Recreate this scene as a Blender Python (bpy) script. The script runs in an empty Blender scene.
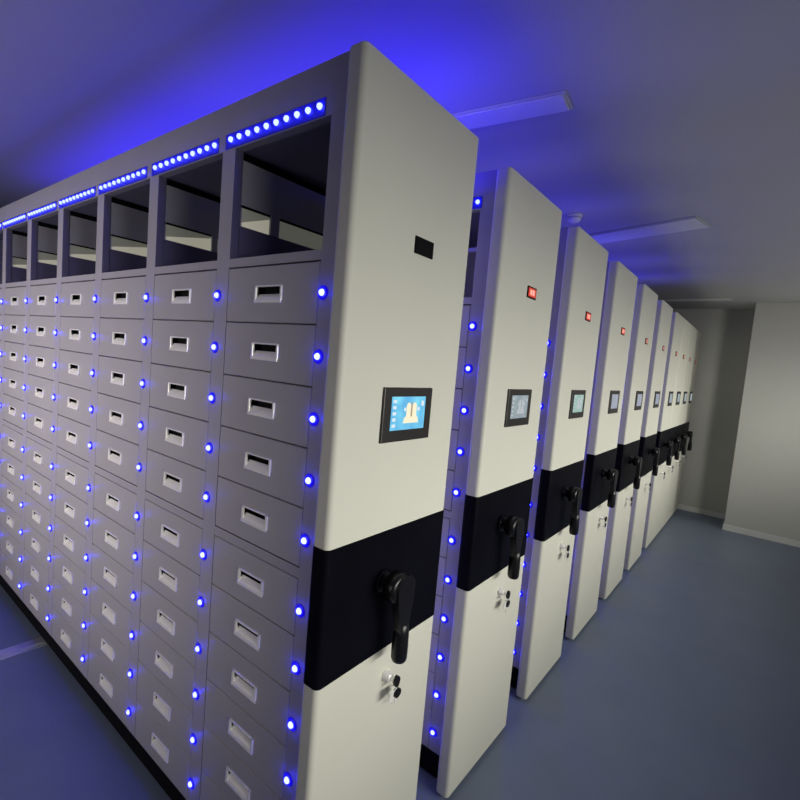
import bpy, bmesh, math, random
from mathutils import Vector, Matrix
random.seed(7)
SC = bpy.context.scene
COL = SC.collection

# ------------------------------------------------------------------ dimensions (metres)
H = 2.508            # height of a unit
BAY = 0.49           # pitch of the bays
NB = 7               # bays of the nearest unit
LED0 = 0.075         # y of the first row of post lights
ROWH = 0.1656
ZR = [1.928 - ROWH * i - (0.0325 if i >= 5 else 0.0) for i in range(11)]
PITCH = 0.7895       # distance from one unit to the next
PW = 0.5578          # width of an end panel
LEN = 3.50           # length of a unit
CEIL = 2.85
FARX = 7.02


# ------------------------------------------------------------------ materials
def new_mat(name):
    m = bpy.data.materials.new(name)
    m.use_nodes = True
    nt = m.node_tree
    return m, nt, nt.nodes['Principled BSDF']


def paint(name, col, rough=0.5, metal=0.0, var=0.06, scale=6.0, bump=0.0, bscale=300.0, spec=0.5):
    m, nt, b = new_mat(name)
    tc = nt.nodes.new('ShaderNodeTexCoord')
    nz = nt.nodes.new('ShaderNodeTexNoise')
    nz.inputs['Scale'].default_value = scale
    nz.inputs['Detail'].default_value = 4
    nt.links.new(tc.outputs['Object'], nz.inputs['Vector'])
    rp = nt.nodes.new('ShaderNodeValToRGB')
    rp.color_ramp.elements[0].position = 0.3
    rp.color_ramp.elements[1].position = 0.7
    rp.color_ramp.elements[0].color = tuple(c * (1 - var) for c in col) + (1,)
    rp.color_ramp.elements[1].color = tuple(min(1, c * (1 + var)) for c in col) + (1,)
    nt.links.new(nz.outputs['Fac'], rp.inputs['Fac'])
    nt.links.new(rp.outputs['Color'], b.inputs['Base Color'])
    b.inputs['Roughness'].default_value = rough
    b.inputs['Metallic'].default_value = metal
    b.inputs['Specular IOR Level'].default_value = spec
    if bump > 0:
        n2 = nt.nodes.new('ShaderNodeTexNoise')
        n2.inputs['Scale'].default_value = bscale
        nt.links.new(tc.outputs['Object'], n2.inputs['Vector'])
        bp = nt.nodes.new('ShaderNodeBump')
        bp.inputs['Strength'].default_value = bump
        bp.inputs['Distance'].default_value = 0.002
        nt.links.new(n2.outputs['Fac'], bp.inputs['Height'])
        nt.links.new(bp.outputs['Normal'], b.inputs['Normal'])
    return m


def glow(name, col, strength, base=(0.02, 0.02, 0.02)):
    m, nt, b = new_mat(name)
    b.inputs['Base Color'].default_value = base + (1,)
    b.inputs['Emission Color'].default_value = col + (1,)
    b.inputs['Emission Strength'].default_value = strength
    b.inputs['Roughness'].default_value = 0.3
    return m


M = {}
M['cream'] = paint('cream_powder_coat', (0.62, 0.62, 0.545), 0.5, var=0.02, scale=2, bump=0.08, spec=0.3)
M['frame'] = paint('grey_lilac_powder_coat', (0.315, 0.305, 0.35), 0.5, var=0.03, bump=0.08, spec=0.35)
M['drawer'] = paint('grey_drawer_paint', (0.335, 0.325, 0.355), 0.45, var=0.035, scale=4, bump=0.08, spec=0.4)
M['dark'] = paint('dark_inside', (0.045, 0.043, 0.055), 0.7, var=0.1)
M['cover'] = paint('cover_painted_shade', (0.12, 0.12, 0.19), 0.7, var=0.05)  # dark bluish colour paints in the shade of the unlit underside
M['return'] = paint('post_return', (0.13, 0.12, 0.22), 0.6, var=0.05)  # post sides: blue shade put into the colour; also the lower divider plate
M['inside'] = paint('grey_inside_sheet', (0.42, 0.42, 0.45), 0.6, var=0.05)  # plain grey of the divider plates and the sensor ring
M['band'] = paint('black_gloss_band', (0.003, 0.003, 0.006), 0.45, var=0.2, spec=0.06)
M['plastic'] = paint('black_plastic', (0.007, 0.007, 0.009), 0.32, var=0.15, spec=0.35)
M['bezel'] = paint('charcoal_screen_bezel', (0.020, 0.018, 0.018), 0.4, var=0.1)
M['chrome'] = paint('satin_chrome', (0.95, 0.94, 0.91), 0.35, 0.35, var=0.03)
M['steel'] = paint('rail_steel', (0.50, 0.50, 0.52), 0.4, 0.6, var=0.08)
M['black'] = paint('matt_black', (0.004, 0.004, 0.005), 0.7, var=0.1, spec=0.1)
M['white'] = paint('white_plastic', (0.75, 0.75, 0.75), 0.4, var=0.02)
M['ceiling'] = paint('ceiling_board', (0.60, 0.60, 0.62), 0.5, var=0.03, scale=0.6, spec=0.3)
M['wall'] = paint('plaster_wall', (0.50, 0.50, 0.47), 0.7, var=0.03, scale=1.5, bump=0.05)
M['skirt'] = paint('white_skirting', (0.68, 0.68, 0.66), 0.5, var=0.02)
M['floor'] = paint('blue_vinyl', (0.150, 0.185, 0.255), 0.42, var=0.05, scale=3, bump=0.05, bscale=80, spec=0.4)
M['lens'] = paint('lamp_diffuser', (0.90, 0.90, 0.91), 0.4, var=0.02)
M['led'] = glow('blue_led', (0.012, 0.014, 1.0), 80.0)
M['tape_led'] = glow('blue_strip_led', (0.026, 0.032, 1.0), 30.0)
M['led_halo'] = glow('blue_led_halo', (0.01, 0.0, 1.0), 0.55, (0.02, 0.02, 0.3))  # glowing disc that imitates the blue halo around each light
M['strip'] = glow('blue_strip_housing', (0.01, 0.01, 1.0), 0.18, (0.02, 0.02, 0.30))
M['slot_glow'] = glow('pale_light_patch', (0.62, 0.60, 0.46), 0.42, (0.6, 0.58, 0.5))  # glow imitating the brighter patch of light in the slot
M['slot_glow_dim'] = glow('pale_added_glow', (0.62, 0.64, 0.50), 0.10, (0.4, 0.4, 0.33))  # weak added glow, imitating light seen through the slot
M['red'] = glow('red_display', (1.0, 0.07, 0.03), 0.62)
M['red_hot'] = glow('red_display_digit', (1.0, 0.42, 0.34), 1.1)
M['red_dim'] = glow('dim_red_display', (0.8, 0.12, 0.07), 0.42, (0.1, 0.05, 0.04))
M['red_mid'] = glow('dim_red_digit', (0.9, 0.35, 0.28), 0.55)
M['icon'] = glow('screen_icon_cream', (1.0, 0.93, 0.66), 0.95)
M['icon_gap'] = glow('screen_icon_tan', (0.55, 0.38, 0.20), 0.8)
M['icon_pale'] = glow('screen_icon_white', (0.80, 0.92, 1.0), 0.9)
M['icon_faint'] = glow('screen_icon_faint', (0.72, 0.78, 0.82), 0.62)


def screen_mat(name, c0, c1, s):
    m, nt, b = new_mat(name)
    tc = nt.nodes.new('ShaderNodeTexCoord')
    nz = nt.nodes.new('ShaderNodeTexNoise')
    nz.inputs['Scale'].default_value = 16
    nt.links.new(tc.outputs['Object'], nz.inputs['Vector'])
    rp = nt.nodes.new('ShaderNodeValToRGB')
    rp.color_ramp.elements[0].position = 0.35
    rp.color_ramp.elements[1].position = 0.65
    rp.color_ramp.elements[0].color = c0 + (1,)
    rp.color_ramp.elements[1].color = c1 + (1,)
    nt.links.new(nz.outputs['Fac'], rp.inputs['Fac'])
    nt.links.new(rp.outputs['Color'], b.inputs['Emission Color'])
    b.inputs['Emission Strength'].default_value = s
    b.inputs['Base Color'].default_value = (0.02, 0.02, 0.02, 1)
    b.inputs['Roughness'].default_value = 0.25
    return m


M['scr_blue'] = screen_mat('screen_cyan_blue', (0.10, 0.42, 0.72), (0.20, 0.66, 0.86), 1.1)
M['scr_grey'] = screen_mat('screen_pale_grey', (0.30, 0.38, 0.43), (0.42, 0.49, 0.52), 0.8)
M['scr_green'] = screen_mat('screen_pale_green', (0.30, 0.50, 0.46), (0.40, 0.58, 0.52), 0.85)
M['scr_lilac'] = screen_mat('screen_pale_lilac', (0.32, 0.36, 0.46), (0.42, 0.45, 0.55), 0.8)


# ------------------------------------------------------------------ mesh helpers
def box_into(bm, lo, hi, bev=0.0, seg=2, mat=0, edges=None):
    r = bmesh.ops.create_cube(bm, size=1.0)
    vs = r['verts']
    lo, hi = Vector(lo), Vector(hi)
    c, s = (lo + hi) / 2, hi - lo
    for v in vs:
        v.co = Vector((v.co.x * s.x, v.co.y * s.y, v.co.z * s.z)) + c
    fs = set(f for v in vs for f in v.link_faces)
    for f in fs:
        f.material_index = mat
    if bev > 0:
        es = set(e for v in vs for e in v.link_edges)
        if edges == 'z':
            es = set(e for e in es if abs(e.verts[0].co.z - e.verts[1].co.z) > 1e-6)
        out = bmesh.ops.bevel(bm, geom=list(es), offset=bev, segments=seg, affect='EDGES', profile=0.5)
        for f in out['faces']:
            f.material_index = mat


def lathe_into(bm, prof, origin, axis='-y', n=24, mat=0):
    """prof: list of (radius, distance along the axis)."""
    rings = []
    for r, d in prof:
        ring = []
        for k in range(n):
            a = 2 * math.pi * k / n
            u, w = r * math.cos(a), r * math.sin(a)
            if axis == '-y':
                p = (u, -d, w)
            elif axis == '-x':
                p = (-d, u, w)
            elif axis == '-z':
                p = (u, w, -d)
            else:
                p = (u, w, d)
            ring.append(bm.verts.new(Vector(p) + Vector(origin)))
        rings.append(ring)
    for a, b in zip(rings, rings[1:]):
        for k in range(n):
            f = bm.faces.new((a[k], a[(k + 1) % n], b[(k + 1) % n], b[k]))
            f.smooth = True
            f.material_index = mat
    for ring in (rings[0], rings[-1]):
        f = bm.faces.new(ring)
        f.material_index = mat


def prism_into(bm, pts, y0, y1, mat=0):
    """polygon in x, z swept from y0 to y1."""
    a = [bm.verts.new((x, y0, z)) for x, z in pts]
    b = [bm.verts.new((x, y1, z)) for x, z in pts]
    n = len(pts)
    for k in range(n):
        bm.faces.new((a[k], a[(k + 1) % n], b[(k + 1) % n], b[k])).material_index = mat
    bm.faces.new(a).material_index = mat
    bm.faces.new(list(reversed(b))).material_index = mat


def mesh(name, build, *mats):
    bm = bmesh.new()
    build(bm)
    bmesh.ops.recalc_face_normals(bm, faces=bm.faces)
    me = bpy.data.meshes.new(name)
    bm.to_mesh(me)
    bm.free()
    for m in mats:
        me.materials.append(m)
    return me


def put(name, me, parent=None, loc=(0, 0, 0), rot=(0, 0, 0)):
    o = bpy.data.objects.new(name, me)
    COL.objects.link(o)
    o.parent = parent
    o.location = loc
    o.rotation_euler = rot
    return o


def boxes(name, lst, *mats, bev=0.0, seg=2, edges=None):
    def b(bm):
        for it in lst:
            box_into(bm, it[0], it[1], bev, seg, it[2] if len(it) > 2 else 0, edges)
    return mesh(name, b, *mats)


def root(name, label, cat, loc, group=None):
    o = bpy.data.objects.new(name, None)
    o.empty_display_size = 0.2
    COL.objects.link(o)
    o.location = loc
    o['label'] = label
    o['category'] = cat
    if group:
        o['group'] = group
    return o


def tag(o, label=None, cat=None, group=None, kind=None):
    for k, v in (('label', label), ('category', cat), ('group', group), ('kind', kind)):
        if v:
            o[k] = v
    return o


# ------------------------------------------------------------------ shared part meshes (local to a unit: x = 0 front, y = 0 end, z = 0 floor)
DW, DH = 0.417, 0.1626          # drawer front
HW, HH = 0.060, 0.0225          # half size of the pull's opening


def drawer_build(bm):
    x0, x1 = 0.0, 0.016
    w, h, c = DW / 2, DH / 2, 0.0025
    ys = [-w + c, -HW, HW, w - c]
    zs = [-h + c, -HH, HH, h - c]
    g = {}
    for i, y in enumerate(ys):
        for j, z in enumerate(zs):
            g[i, j] = bm.verts.new((x0, y, z))
    for i in range(3):
        for j in range(3):
            if (i, j) != (1, 1):
                bm.faces.new((g[i, j], g[i + 1, j], g[i + 1, j + 1], g[i, j + 1]))
    ring = [g[0, 0], g[1, 0], g[2, 0], g[3, 0], g[3, 1], g[3, 2], g[3, 3], g[2, 3], g[1, 3], g[0, 3], g[0, 2], g[0, 1]]

    def outer(v, x, k):
        y, z = v.co.y, v.co.z
        yy = y + math.copysign(k, y) if abs(abs(y) - (w - c)) < 1e-6 else y
        zz = z + math.copysign(k, z) if abs(abs(z) - (h - c)) < 1e-6 else z
        return bm.verts.new((x, yy, zz))
    r1 = [outer(v, x0 + c, c) for v in ring]
    r2 = [bm.verts.new((x1, v.co.y, v.co.z)) for v in r1]
    n = len(ring)
    for a, b in ((ring, r1), (r1, r2)):
        for k in range(n):
            bm.faces.new((a[k], a[(k + 1) % n], b[(k + 1) % n], b[k]))
    # pocket behind the pull, coloured black for the shadow inside it
    q = [g[1, 1], g[2, 1], g[2, 2], g[1, 2]]
    p = [bm.verts.new((x0 + 0.022, v.co.y, v.co.z)) for v in q]
    for k in range(4):
        bm.faces.new((q[k], q[(k + 1) % 4], p[(k + 1) % 4], p[k])).material_index = 1
    bm.faces.new(p).material_index = 1


def pull_build(bm):
    w, h, t = HW + 0.003, HH + 0.003, 0.010
    for lo, hi in (((-0.005, -w, h - 0.005), (0.002, w, h)), ((-0.006, -w, -h), (0.002, w, -h + t)),
                   ((-0.005, -w, -h), (0.002, -w + 0.009, h)), ((-0.005, w - 0.009, -h), (0.002, w, h))):
        box_into(bm, lo, hi, 0.0015, 2)
    # curved scoop in the lower half of the pull
    prof = []
    for k in range(7):
        a = k / 6
        prof.append((-0.004 + 0.013 * a ** 1.6, -h + t - 0.002 + 0.019 * a))
    prev = None
    for x, z in prof:
        cur = (bm.verts.new((x, -w + 0.006, z)), bm.verts.new((x, w - 0.006, z)))
        if prev:
            f = bm.faces.new((prev[0], prev[1], cur[1], cur[0]))
            f.smooth = True
        prev = cur


ME = {}
ME['drawer'] = mesh('drawer', drawer_build, M['drawer'], M['black'])
ME['pull'] = mesh('drawer_pull', pull_build, M['chrome'])


def led_build(bm):
    lathe_into(bm, [(0.0195, 0.0), (0.0195, 0.0015), (0.0125, 0.004)], (0, 0, 0), '-x', 16, 1)  # wide flat disc painted as halo
    lathe_into(bm, [(0.0090, 0.003), (0.0090, 0.006), (0.0070, 0.0095), (0.0032, 0.0112)], (0, 0, 0), '-x', 14, 0)


def tape_led_build(bm):
    lathe_into(bm, [(0.0082, 0.0), (0.0082, 0.004), (0.0062, 0.0075), (0.003, 0.009)], (0, 0, 0), '-x', 12, 0)


ME['led'] = mesh('indicator_light', led_build, M['led'], M['led_halo'])
ME['tape_led'] = mesh('strip_bulb', tape_led_build, M['tape_led'])


def post_build(bm):
    box_into(bm, (0.0, -0.053, 0.157), (0.03, 0.017, H - 0.02), 0.002, 2)
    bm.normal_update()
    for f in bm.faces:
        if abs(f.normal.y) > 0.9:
            f.material_index = 1  # side faces painted darker, as shade tinted by the blue LEDs


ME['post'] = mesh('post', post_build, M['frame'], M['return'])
ME['strip'] = boxes('light_strip', [((-0.004, 0.050, -0.023), (0.001, 0.500, 0.023))], M['strip'], bev=0.001, seg=1)
def divider_mesh(p0, p1):
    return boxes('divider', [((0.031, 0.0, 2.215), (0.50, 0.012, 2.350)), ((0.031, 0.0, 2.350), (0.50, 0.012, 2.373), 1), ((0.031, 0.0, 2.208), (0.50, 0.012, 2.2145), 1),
                             ((0.031, 0.0, 2.040), (0.50, 0.012, 2.150), 2), ((p0, -0.004, 2.150), (p1, 0.012, 2.2145)),
                             ((0.031, 0.0, 2.15), (0.036, 0.012, 2.2145))], M['inside'], M['black'], M['return'])


def light_patch_mesh(p0):
    return mesh('lit_strip', lambda bm: prism_into(bm, [(0.037, 2.1505), (p0 - 0.001, 2.1505), (p0 - 0.001, 2.200), (0.037, 2.162)], 0.0025, 0.0035), M['slot_glow'])  # polygon cut to the outline of a patch of light


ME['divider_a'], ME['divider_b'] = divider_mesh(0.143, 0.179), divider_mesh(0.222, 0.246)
ME['lit_a'], ME['lit_b'] = light_patch_mesh(0.143), light_patch_mesh(0.222)
ME['slot_glow'] = boxes('added_glow_panel', [((0.037, 0.004, 2.150), (0.49, 0.010, 2.208))], M['slot_glow_dim'])  # made-up glowing panel filling the divider slot

# the end panel, seen on the aisle side; y = -0.03 is its face
PT = 0.03
BZ0, BZ1 = 0.896, 1.273


def panel_piece(name, z0, z1, m, grow=0.0, topbev=False):
    def b(bm):
        box_into(bm, (-0.02 - grow, -PT - grow, z0), (-0.02 + PW + grow, PT, z1), 0.016, 8, 0, 'z')
        if topbev:
            es = [e for e in bm.edges if abs(e.verts[0].co.z - z1) < 1e-6 and abs(e.verts[1].co.z - z1) < 1e-6]
            bmesh.ops.bevel(bm, geom=es, offset=0.004, segments=2, affect='EDGES', profile=0.5)
    me = mesh(name, b, m)
    return me


ME['panel_up'] = panel_piece('upper_end_panel', BZ1, H, M['cream'], 0.0, True)
ME['panel_low'] = panel_piece('lower_end_panel', 0.02, BZ0, M['cream'])
ME['band'] = panel_piece('black_band', BZ0, BZ1, M['band'], 0.0015)

SX0, SX1, SZ0, SZ1 = 0.148, 0.382, 1.537, 1.694
ME['bezel'] = boxes('touch_screen', [((SX0, -PT - 0.008, SZ0), (SX1, -PT + 0.004, SZ1))], M['bezel'], bev=0.003)
DX0, DX1, DZ0, DZ1 = 0.182, 0.346, 1.571, 1.668
YS = -PT - 0.0086


def display_mesh(mat):
    return boxes('display', [((DX0, YS, DZ0), (DX1, YS + 0.002, DZ1))], mat)


def flat_into(bm, pts, y, mat):
    f = bm.faces.new([bm.verts.new((x, y, z)) for x, z in pts])
    f.material_index = mat


def icon_build(bm):
    y = YS - 0.0006
    cx = 0.277
    for s in (-1, 1):           # the two uprights, rounded at the top
        a = cx + s * 0.0145
        pts = [(a - 0.0105, 1.612), (a + 0.0105, 1.612), (a + 0.0105, 1.641), (a + 0.007, 1.648), (a, 1.651), (a - 0.007, 1.648), (a - 0.0105, 1.641)]
        flat_into(bm, pts, y, 0)
    flat_into(bm, [(cx - 0.038, 1.590), (cx + 0.038, 1.590), (cx + 0.034, 1.605), (cx + 0.022, 1.614), (cx - 0.022, 1.614), (cx - 0.034, 1.605)], y, 0)
    flat_into(bm, [(cx - 0.004, 1.609), (cx + 0.004, 1.609), (cx + 0.003, 1.652), (cx - 0.003, 1.652)], y - 0.0004, 1)
    for k in range(5):          # small marks down the left edge and one at the top right
        z = 1.655 - k * 0.0175
        flat_into(bm, [(0.188, z - 0.005), (0.204, z - 0.005), (0.204, z + 0.004), (0.188, z + 0.004)], y, 2)
    flat_into(bm, [(0.325, 1.640), (0.338, 1.640), (0.338, 1.655), (0.325, 1.655)], y, 2)
    flat_into(bm, [(0.240, 1.626), (0.250, 1.626), (0.250, 1.636), (0.240, 1.636)], y, 2)
    flat_into(bm, [(0.306, 1.626), (0.318, 1.626), (0.318, 1.636), (0.306, 1.636)], y, 2)


ME['icon'] = mesh('screen_picture', icon_build, M['icon'], M['icon_gap'], M['icon_pale'])
ME['icon_faint'] = mesh('screen_picture', icon_build, M['icon_faint'], M['scr_grey'], M['icon_faint'])

NX0, NX1, NZ0, NZ1 = 0.234, 0.324, 2.076, 2.124
ME['sign'] = boxes('number_display', [((NX0, -PT - 0.004, NZ0), (NX1, -PT + 0.003, NZ1))], M['black'], bev=0.0015)
ME['sign_red'] = boxes('number_display', [((NX0, -PT - 0.004, NZ0), (NX1, -PT + 0.003, NZ1))], M['black'], bev=0.0015)


def sign_light(bm):
    y = -PT - 0.0048
    flat_into(bm, [(NX0 + 0.006, NZ0 + 0.006), (NX1 - 0.006, NZ0 + 0.006), (NX1 - 0.006, NZ1 - 0.006), (NX0 + 0.006, NZ1 - 0.006)], y, 0)
    cx, cz = (NX0 + NX1) / 2, (NZ0 + NZ1) / 2
    for s in (-1, 1):           # lit block of two short digits
        a = cx + s * 0.0125
        flat_into(bm, [(a - 0.010, cz - 0.011), (a + 0.010, cz - 0.011), (a + 0.010, cz + 0.011), (a - 0.010, cz + 0.011)], y - 0.0006, 1)


ME['sign_light'] = mesh('lit_digits', sign_light, M['red'], M['red_hot'])
ME['sign_dim'] = mesh('lit_digits', sign_light, M['red_dim'], M['red_mid'])

KX, KZ = 0.215, 1.122


def hub_build(bm):
    lathe_into(bm, [(0.033, 0.0), (0.033, 0.010), (0.026, 0.014), (0.022, 0.018), (0.022, 0.034), (0.038, 0.036), (0.043, 0.040),
                    (0.043, 0.070), (0.039, 0.077), (0.026, 0.080), (0.022, 0.078)], (KX, -PT, KZ), '-y', 32)
    # tapered arm hanging from the drum
    pts = []
    for k in range(13):
        a = math.pi * k / 12
        pts.append((KX + 0.012 + 0.040 * math.cos(a), KZ + 0.040 * math.sin(a)))
    pts += [(KX - 0.022, KZ - 0.045), (KX - 0.006, KZ - 0.105), (KX + 0.002, KZ - 0.140), (KX + 0.034, KZ - 0.140), (KX + 0.038, KZ - 0.105), (KX + 0.050, KZ - 0.045)]
    prism_into(bm, pts, -PT - 0.086, -PT - 0.060)


def grip_build(bm):
    c = (KX + 0.020, -PT - 0.072, KZ - 0.105)
    lathe_into(bm, [(0.012, 0.0), (0.019, 0.006), (0.023, 0.03), (0.0245, 0.07), (0.024, 0.108), (0.020, 0.118), (0.012, 0.120)], c, '-z', 20)


ME['crank'] = mesh('crank_handle', hub_build, M['plastic'])
ME['grip'] = mesh('grip', grip_build, M['plastic'])
LX, LZ = 0.272, 0.800


def lock_build(bm):
    lathe_into(bm, [(0.017, 0.0), (0.017, 0.006), (0.013, 0.009), (0.013, 0.022), (0.010, 0.024)], (LX, -PT, LZ), '-y', 20)


def key_build(bm):
    y = -PT - 0.024
    box_into(bm, (LX - 0.003, y - 0.016, LZ - 0.008), (LX + 0.003, y + 0.002, LZ + 0.008), 0.0008, 1, 0)
    prism_into(bm, [(LX + 0.013 * math.cos(a) + 0.007, LZ - 0.004 + 0.018 * math.sin(a)) for a in [2 * math.pi * k / 10 for k in range(10)]], y - 0.022, y - 0.013, 1)


def spare_build(bm):
    y = -PT - 0.036
    # ring, black bow and steel blade of the key that hangs from the first
    n = 16
    for k in range(n):
        a, b = 2 * math.pi * k / n, 2 * math.pi * (k + 1) / n
        c = (LX + 0.006, LZ - 0.026)
        q = []
        for ang in (a, b):
            for r in (0.0125, 0.0155):
                q.append((c[0] + r * math.cos(ang), c[1] + r * math.sin(ang)))
        prism_into(bm, [q[0], q[1], q[3], q[2]], y - 0.0015, y + 0.0015, 0)
    prism_into(bm, [(LX + 0.020 + 0.016 * math.cos(t), LZ - 0.050 + 0.015 * math.sin(t)) for t in [2 * math.pi * k / 10 for k in range(10)]], y - 0.006, y + 0.004, 1)
    prism_into(bm, [(LX + 0.014, LZ - 0.062), (LX + 0.023, LZ - 0.062), (LX + 0.017, LZ - 0.090), (LX + 0.011, LZ - 0.088)], y - 0.002, y + 0.001, 0)
    prism_into(bm, [(LX - 0.018, LZ - 0.030), (LX + 0.002, LZ - 0.036), (LX - 0.002, LZ - 0.068), (LX - 0.020, LZ - 0.062)], y - 0.003, y + 0.001, 0)


ME['lock'] = mesh('lock', lock_build, M['chrome'])
ME['key'] = mesh('key', key_build, M['chrome'], M['plastic'])
ME['spare'] = mesh('hanging_key', spare_build, M['chrome'], M['plastic'])

# ------------------------------------------------------------------ the shelving units
NAMES = [
    'pale grey mobile shelving unit nearest the camera, long face of drawers and blue screen',
    'second pale mobile shelving unit, behind the nearest one, brightest red number display',
    'third pale mobile shelving unit from the front with greenish touch screen',
    'fourth pale mobile shelving unit from the front, narrow dark gap on both sides',
    'fifth pale mobile shelving unit from the front, midway along the row',
    'sixth pale mobile shelving unit from the front, the last with a gap behind it',
    'seventh pale mobile shelving unit, first of the four pushed tightly together',
    'eighth pale mobile shelving unit, second of the four pushed tightly together at the far end',
    'ninth pale mobile shelving unit, last but one before the dark far wall',
    'tenth pale mobile shelving unit, farthest one standing against the dark far wall',
]
SCREENS = ['scr_blue', 'scr_grey', 'scr_green', 'scr_lilac', 'scr_lilac', 'scr_lilac', 'scr_grey', 'scr_grey', 'scr_grey', 'scr_grey']
DISP = {k: display_mesh(M[k]) for k in set(SCREENS)}


def frame_parts(u, full):
    """carcass shared by every unit"""
    put('base_plinth', ME['plinth'], u)
    put('carcass', ME['carcass'], u)
    put('top_beam', ME['beam'], u)
    put('top_cover', ME['top'], u)
    put('back_panel', ME['back'], u)


ME['plinth'] = boxes('base_plinth', [((0.04, 0.031, 0.013), (0.50, LEN - 0.02, 0.157))], M['black'])
# solid dark core behind the drawers, sill rail, row rail
ME['carcass'] = boxes('carcass', [((0.024, 0.031, 0.157), (0.512, LEN, 2.013)),
                                  ((0.001, 0.031, 2.0135), (0.512, LEN, 2.040), 1),
                                  ((0.001, 0.031, ZR[4] - ROWH / 2 - 0.031), (0.024, LEN, ZR[4] - ROWH / 2 - 0.0015), 1),
                                  ((0.001, 0.031, 0.157), (0.024, LEN, ZR[10] - DH / 2 - 0.002), 1)], M['dark'], M['frame'])
ME['beam'] = boxes('top_beam', [((-0.001, 0.031, 2.374), (0.028, LEN, H + 0.006))], M['frame'], bev=0.002)
ME['top'] = boxes('top_cover', [((0.028, 0.031, 2.3735), (0.512, LEN, H + 0.004))], M['cover'])
ME['back'] = boxes('back_panel', [((0.505, 0.031, 2.04), (0.512, LEN, 2.352))], M['frame'])
ME['sheet'] = boxes('front_sheet', [((0.002, LED0 + BAY, 0.16), (0.022, LEN, 2.013))], M['drawer'])


def end_panel(u, i):
    put('upper_end_panel', ME['panel_up'], u)
    tag(put('black_band', ME['band'], u), 'black band across the end panel')
    put('lower_end_panel', ME['panel_low'], u)
    ts = put('touch_screen', ME['bezel'], u)
    put('display', DISP[SCREENS[i]], ts)
    if i == 0:
        put('screen_picture', ME['icon'], ts)
    elif i < 3:
        put('screen_picture', ME['icon_faint'], ts)
    sg = put('number_display', ME['sign'], u)
    if i > 0:
        put('lit_digits', ME['sign_light' if i < 4 else 'sign_dim'], sg)
    cr = put('crank_handle', ME['crank'], u)
    put('grip', ME['grip'], cr)
    lk = put('lock', ME['lock'], u)
    put('key', ME['key'], lk)
    put('hanging_key', ME['spare'], lk)


def bay(u, k, rows, pulls=True, lights=11, near=0.040):
    y = LED0 + k * BAY
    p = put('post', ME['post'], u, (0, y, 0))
    for z in ZR[:lights]:
        put('indicator_light', ME['led'], p, (0, 0, z))
    if not rows:
        return
    yc = y + 0.017 + (BAY - 0.070) / 2
    for z in ZR:
        d = put('drawer', ME['drawer'], u, (0, yc, z))
        if pulls:
            put('drawer_pull', ME['pull'], d)
    s = put('light_strip', ME['strip'], u, (0, y - near, 2.400))
    for j in range(10):
        put('strip_bulb', ME['tape_led'], s, (-0.004, 0.068 + j * 0.0444, 0.002))


XS = [i * PITCH for i in range(7)] + [6 * PITCH + (j + 1) * 0.5618 for j in range(3)]
for i, x in enumerate(XS):
    u = root('mobile_shelving_unit', NAMES[i], 'shelving unit', (x, 0, 0), 'row of mobile shelving units')
    frame_parts(u, i == 0)
    end_panel(u, i)
    if i == 0:
        for k in range(NB):
            bay(u, k, True, near=0.012)
            if k:
                c = 'a' if k == 1 else 'b'
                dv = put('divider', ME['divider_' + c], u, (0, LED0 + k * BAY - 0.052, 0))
                put('added_glow_panel', ME['slot_glow'], dv)
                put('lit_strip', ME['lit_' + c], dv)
        bay(u, NB, False)
    elif i < 7:
        bay(u, 0, True, pulls=(i < 3))
        bay(u, 1, False, lights=0)
        put('divider', ME['divider_a'], u, (0, LED0 + BAY - 0.052, 0))
        put('front_sheet', ME['sheet'], u)
    else:
        put('front_sheet', ME['sheet'], u, (0, 0, 0))

# ------------------------------------------------------------------ the room
X0, X1, Y0, Y1 = -4.0, FARX, -3.2, 5.2
PIER = 6.42


def struct(name, lst, m, bev=0.0):
    return tag(put(name, boxes(name, lst, m, bev=bev)), kind='structure')


struct('floor', [((X0, Y0, -0.1), (X1 + 0.15, Y1 + 0.15, 0.0))], M['floor'])
struct('ceiling', [((X0, Y0, CEIL), (X1 + 0.15, Y1 + 0.15, CEIL + 0.1))], M['ceiling'])
struct('wall_back', [((X1, Y0, 0.0), (X1 + 0.15, Y1 + 0.15, CEIL))], M['wall'])
struct('wall_left', [((X0, Y1, 0.0), (X1, Y1 + 0.15, CEIL))], M['wall'])
struct('wall_front', [((X0 - 0.15, -0.4, 0.0), (X0, Y1 + 0.15, CEIL))], M['wall'])
struct('wall_right', [((X0, Y0 - 0.15, 0.0), (PIER, Y0, CEIL)), ((PIER, Y0, 0.0), (X1, -0.61, CEIL))], M['wall'], 0.004)
struct('baseboard_back', [((X1 - 0.012, -0.61, 0.0), (X1, Y1, 0.07))], M['skirt'])
struct('baseboard_right', [((PIER - 0.012, Y0, 0.0), (PIER, -0.61, 0.07)), ((PIER - 0.012, -0.61, 0.0), (X1 - 0.012, -0.598, 0.07))], M['skirt'])

rail = put('floor_rail', boxes('floor_rail', [((-1.8, 2.19, 0.0), (6.9, 2.29, 0.006)), ((-1.8, 2.215, 0.006), (6.9, 2.265, 0.012))], M['steel'], bev=0.001, seg=1))
tag(rail, 'grey steel floor rail running out from under the drawer unit', 'rail')

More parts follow.
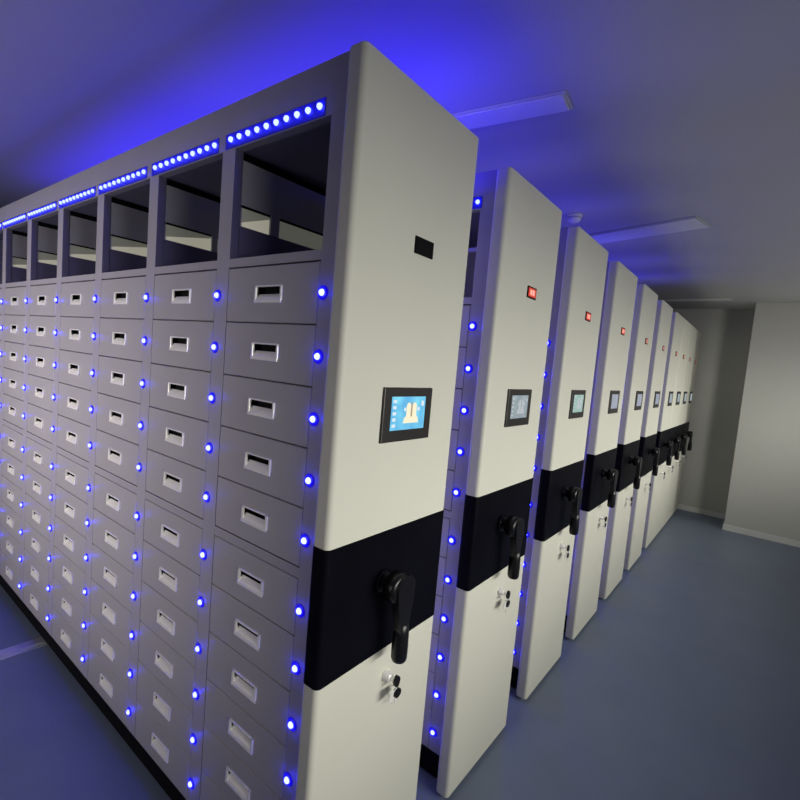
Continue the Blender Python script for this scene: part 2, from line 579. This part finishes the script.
# ceiling lamps: long shallow battens
LAB = ['blue-tinted ceiling batten lamp above the nearest two shelving units', 'pale ceiling batten lamp above the white smoke detector, middle of three',
       'ceiling batten lamp farthest away, near the dark far wall']
for n, (xa, ya, xb, yb) in enumerate([(0.99, 0.40, 1.05, -0.11), (3.06, 0.45, 2.84, -0.40), (6.17, 0.45, 6.13, -0.39)]):
    L = math.hypot(xb - xa, yb - ya)
    r = root('ceiling_lamp', LAB[n], 'ceiling lamp', ((xa + xb) / 2, (ya + yb) / 2, CEIL), 'batten lamps on the ceiling')
    r.rotation_euler = (0, 0, math.atan2(yb - ya, xb - xa))
    W2 = 0.13 if n == 1 else 0.07
    put('housing', boxes('housing', [((-L / 2, -W2, -0.006), (L / 2, W2, 0.0))], M['white'], bev=0.003), r)
    put('diffuser', boxes('diffuser', [((-L / 2 + 0.01, -W2 + 0.01, -0.014), (L / 2 - 0.01, W2 - 0.01, -0.0065))], M['lens'], bev=0.003, seg=3), r)


def dome(bm):
    lathe_into(bm, [(0.050, 0.0), (0.050, 0.012), (0.046, 0.018), (0.044, 0.030), (0.036, 0.044), (0.020, 0.052), (0.006, 0.054)], (0, 0, 0), '-z', 28)


sd = root('smoke_detector', 'round white smoke detector on the ceiling above the third unit', 'smoke detector', (2.43, 0.31, CEIL))
put('housing', mesh('housing', dome, M['white']), sd)
put('sensor_ring', mesh('sensor_ring', lambda bm: lathe_into(bm, [(0.0455, 0.020), (0.0470, 0.020), (0.0460, 0.027), (0.0440, 0.027)], (0, 0, 0), '-z', 28), M['inside']), sd)


# ------------------------------------------------------------------ light
def area(name, loc, target, sx, sy, power, col, spread=180):
    l = bpy.data.lights.new(name, 'AREA')
    l.shape = 'RECTANGLE'
    l.size, l.size_y = sx, sy
    l.energy = power
    l.color = col
    l.spread = math.radians(spread)
    o = bpy.data.objects.new(name, l)
    COL.objects.link(o)
    o.location = loc
    d = (Vector(target) - Vector(loc)).normalized()
    # local -Z to d, local X kept along world X or Y
    ax = Vector((1, 0, 0)) if abs(d.x) < 0.9 else Vector((0, 1, 0))
    y = (-d).cross(ax).normalized()
    xx = y.cross(-d).normalized()
    o.matrix_world = Matrix.Translation(loc) @ Matrix((xx, y, -d)).transposed().to_4x4()
    return o


# lamps over the right-hand side of the aisle, aimed at the end panels
area('aisle_lamp', (2.6, -2.9, 1.75), (2.6, 0.0, 1.1), 7.4, 0.3, 46, (1.0, 0.98, 0.89), 70)
# added soft fill light, no real lamp, onto the drawer faces
area('drawer_fill', (-3.2, 2.2, 1.6), (0.0, 2.4, 1.4), 3.0, 1.3, 24, (1.0, 0.92, 0.89), 60)
area('pier_fill', (3.4, -2.4, 2.2), (6.4, -1.0, 1.4), 0.5, 0.5, 5.5, (1.0, 0.98, 0.88), 70)  # added fill light to brighten the wall pier
area('ceiling_fill', (3.2, -2.8, 1.9), (3.0, -1.2, 2.85), 6.0, 0.3, 5, (0.97, 0.97, 1.0), 110)  # added fill light to brighten the ceiling
# added blue area lights in the gaps, standing in for LED light leaking up
for i in range(6):
    area('gap_glow_fill', (i * PITCH + 0.65, 1.75, 2.42), (i * PITCH + 0.65, 1.75, 3.0), 0.12, 3.3, 17 if i == 0 else 4.5, (0.02, 0.0, 1.0))
for i in range(6):
    area('gap_side_fill', (i * PITCH + 0.53, 0.35, 1.3), (i * PITCH + 1.0, 0.30, 1.3), 0.5, 2.2, 4.0, (0.55, 0.49, 1.0))  # added fill on the drawer faces, imitating LED spill in the gap

w = bpy.data.worlds.new('World')
SC.world = w
w.use_nodes = True
bg = w.node_tree.nodes['Background']
bg.inputs['Color'].default_value = (0.62, 0.62, 0.72, 1)
bg.inputs['Strength'].default_value = 0.06

# ------------------------------------------------------------------ camera
F, YAW, PIT, ROL = 477.765, 0.9171, -0.0811, 0.0859
fw = Vector((math.sin(YAW) * math.cos(PIT), math.cos(YAW) * math.cos(PIT), math.sin(PIT)))
r0 = Vector((math.cos(YAW), -math.sin(YAW), 0))
u0 = r0.cross(fw)
rr = math.cos(ROL) * r0 + math.sin(ROL) * u0
uu = -math.sin(ROL) * r0 + math.cos(ROL) * u0
cam = bpy.data.cameras.new('camera')
cam.sensor_fit = 'HORIZONTAL'
cam.sensor_width = 36.0
cam.lens = F / 800 * 36.0
cam.clip_start = 0.02
co = bpy.data.objects.new('camera', cam)
COL.objects.link(co)
co.matrix_world = Matrix.Translation((-0.861, -0.8646, 1.769)) @ Matrix((rr, uu, -fw)).transposed().to_4x4()
SC.camera = co
SC.view_settings.view_transform = 'Standard'
SC.view_settings.look = 'None'
SC.view_settings.exposure = 0.0
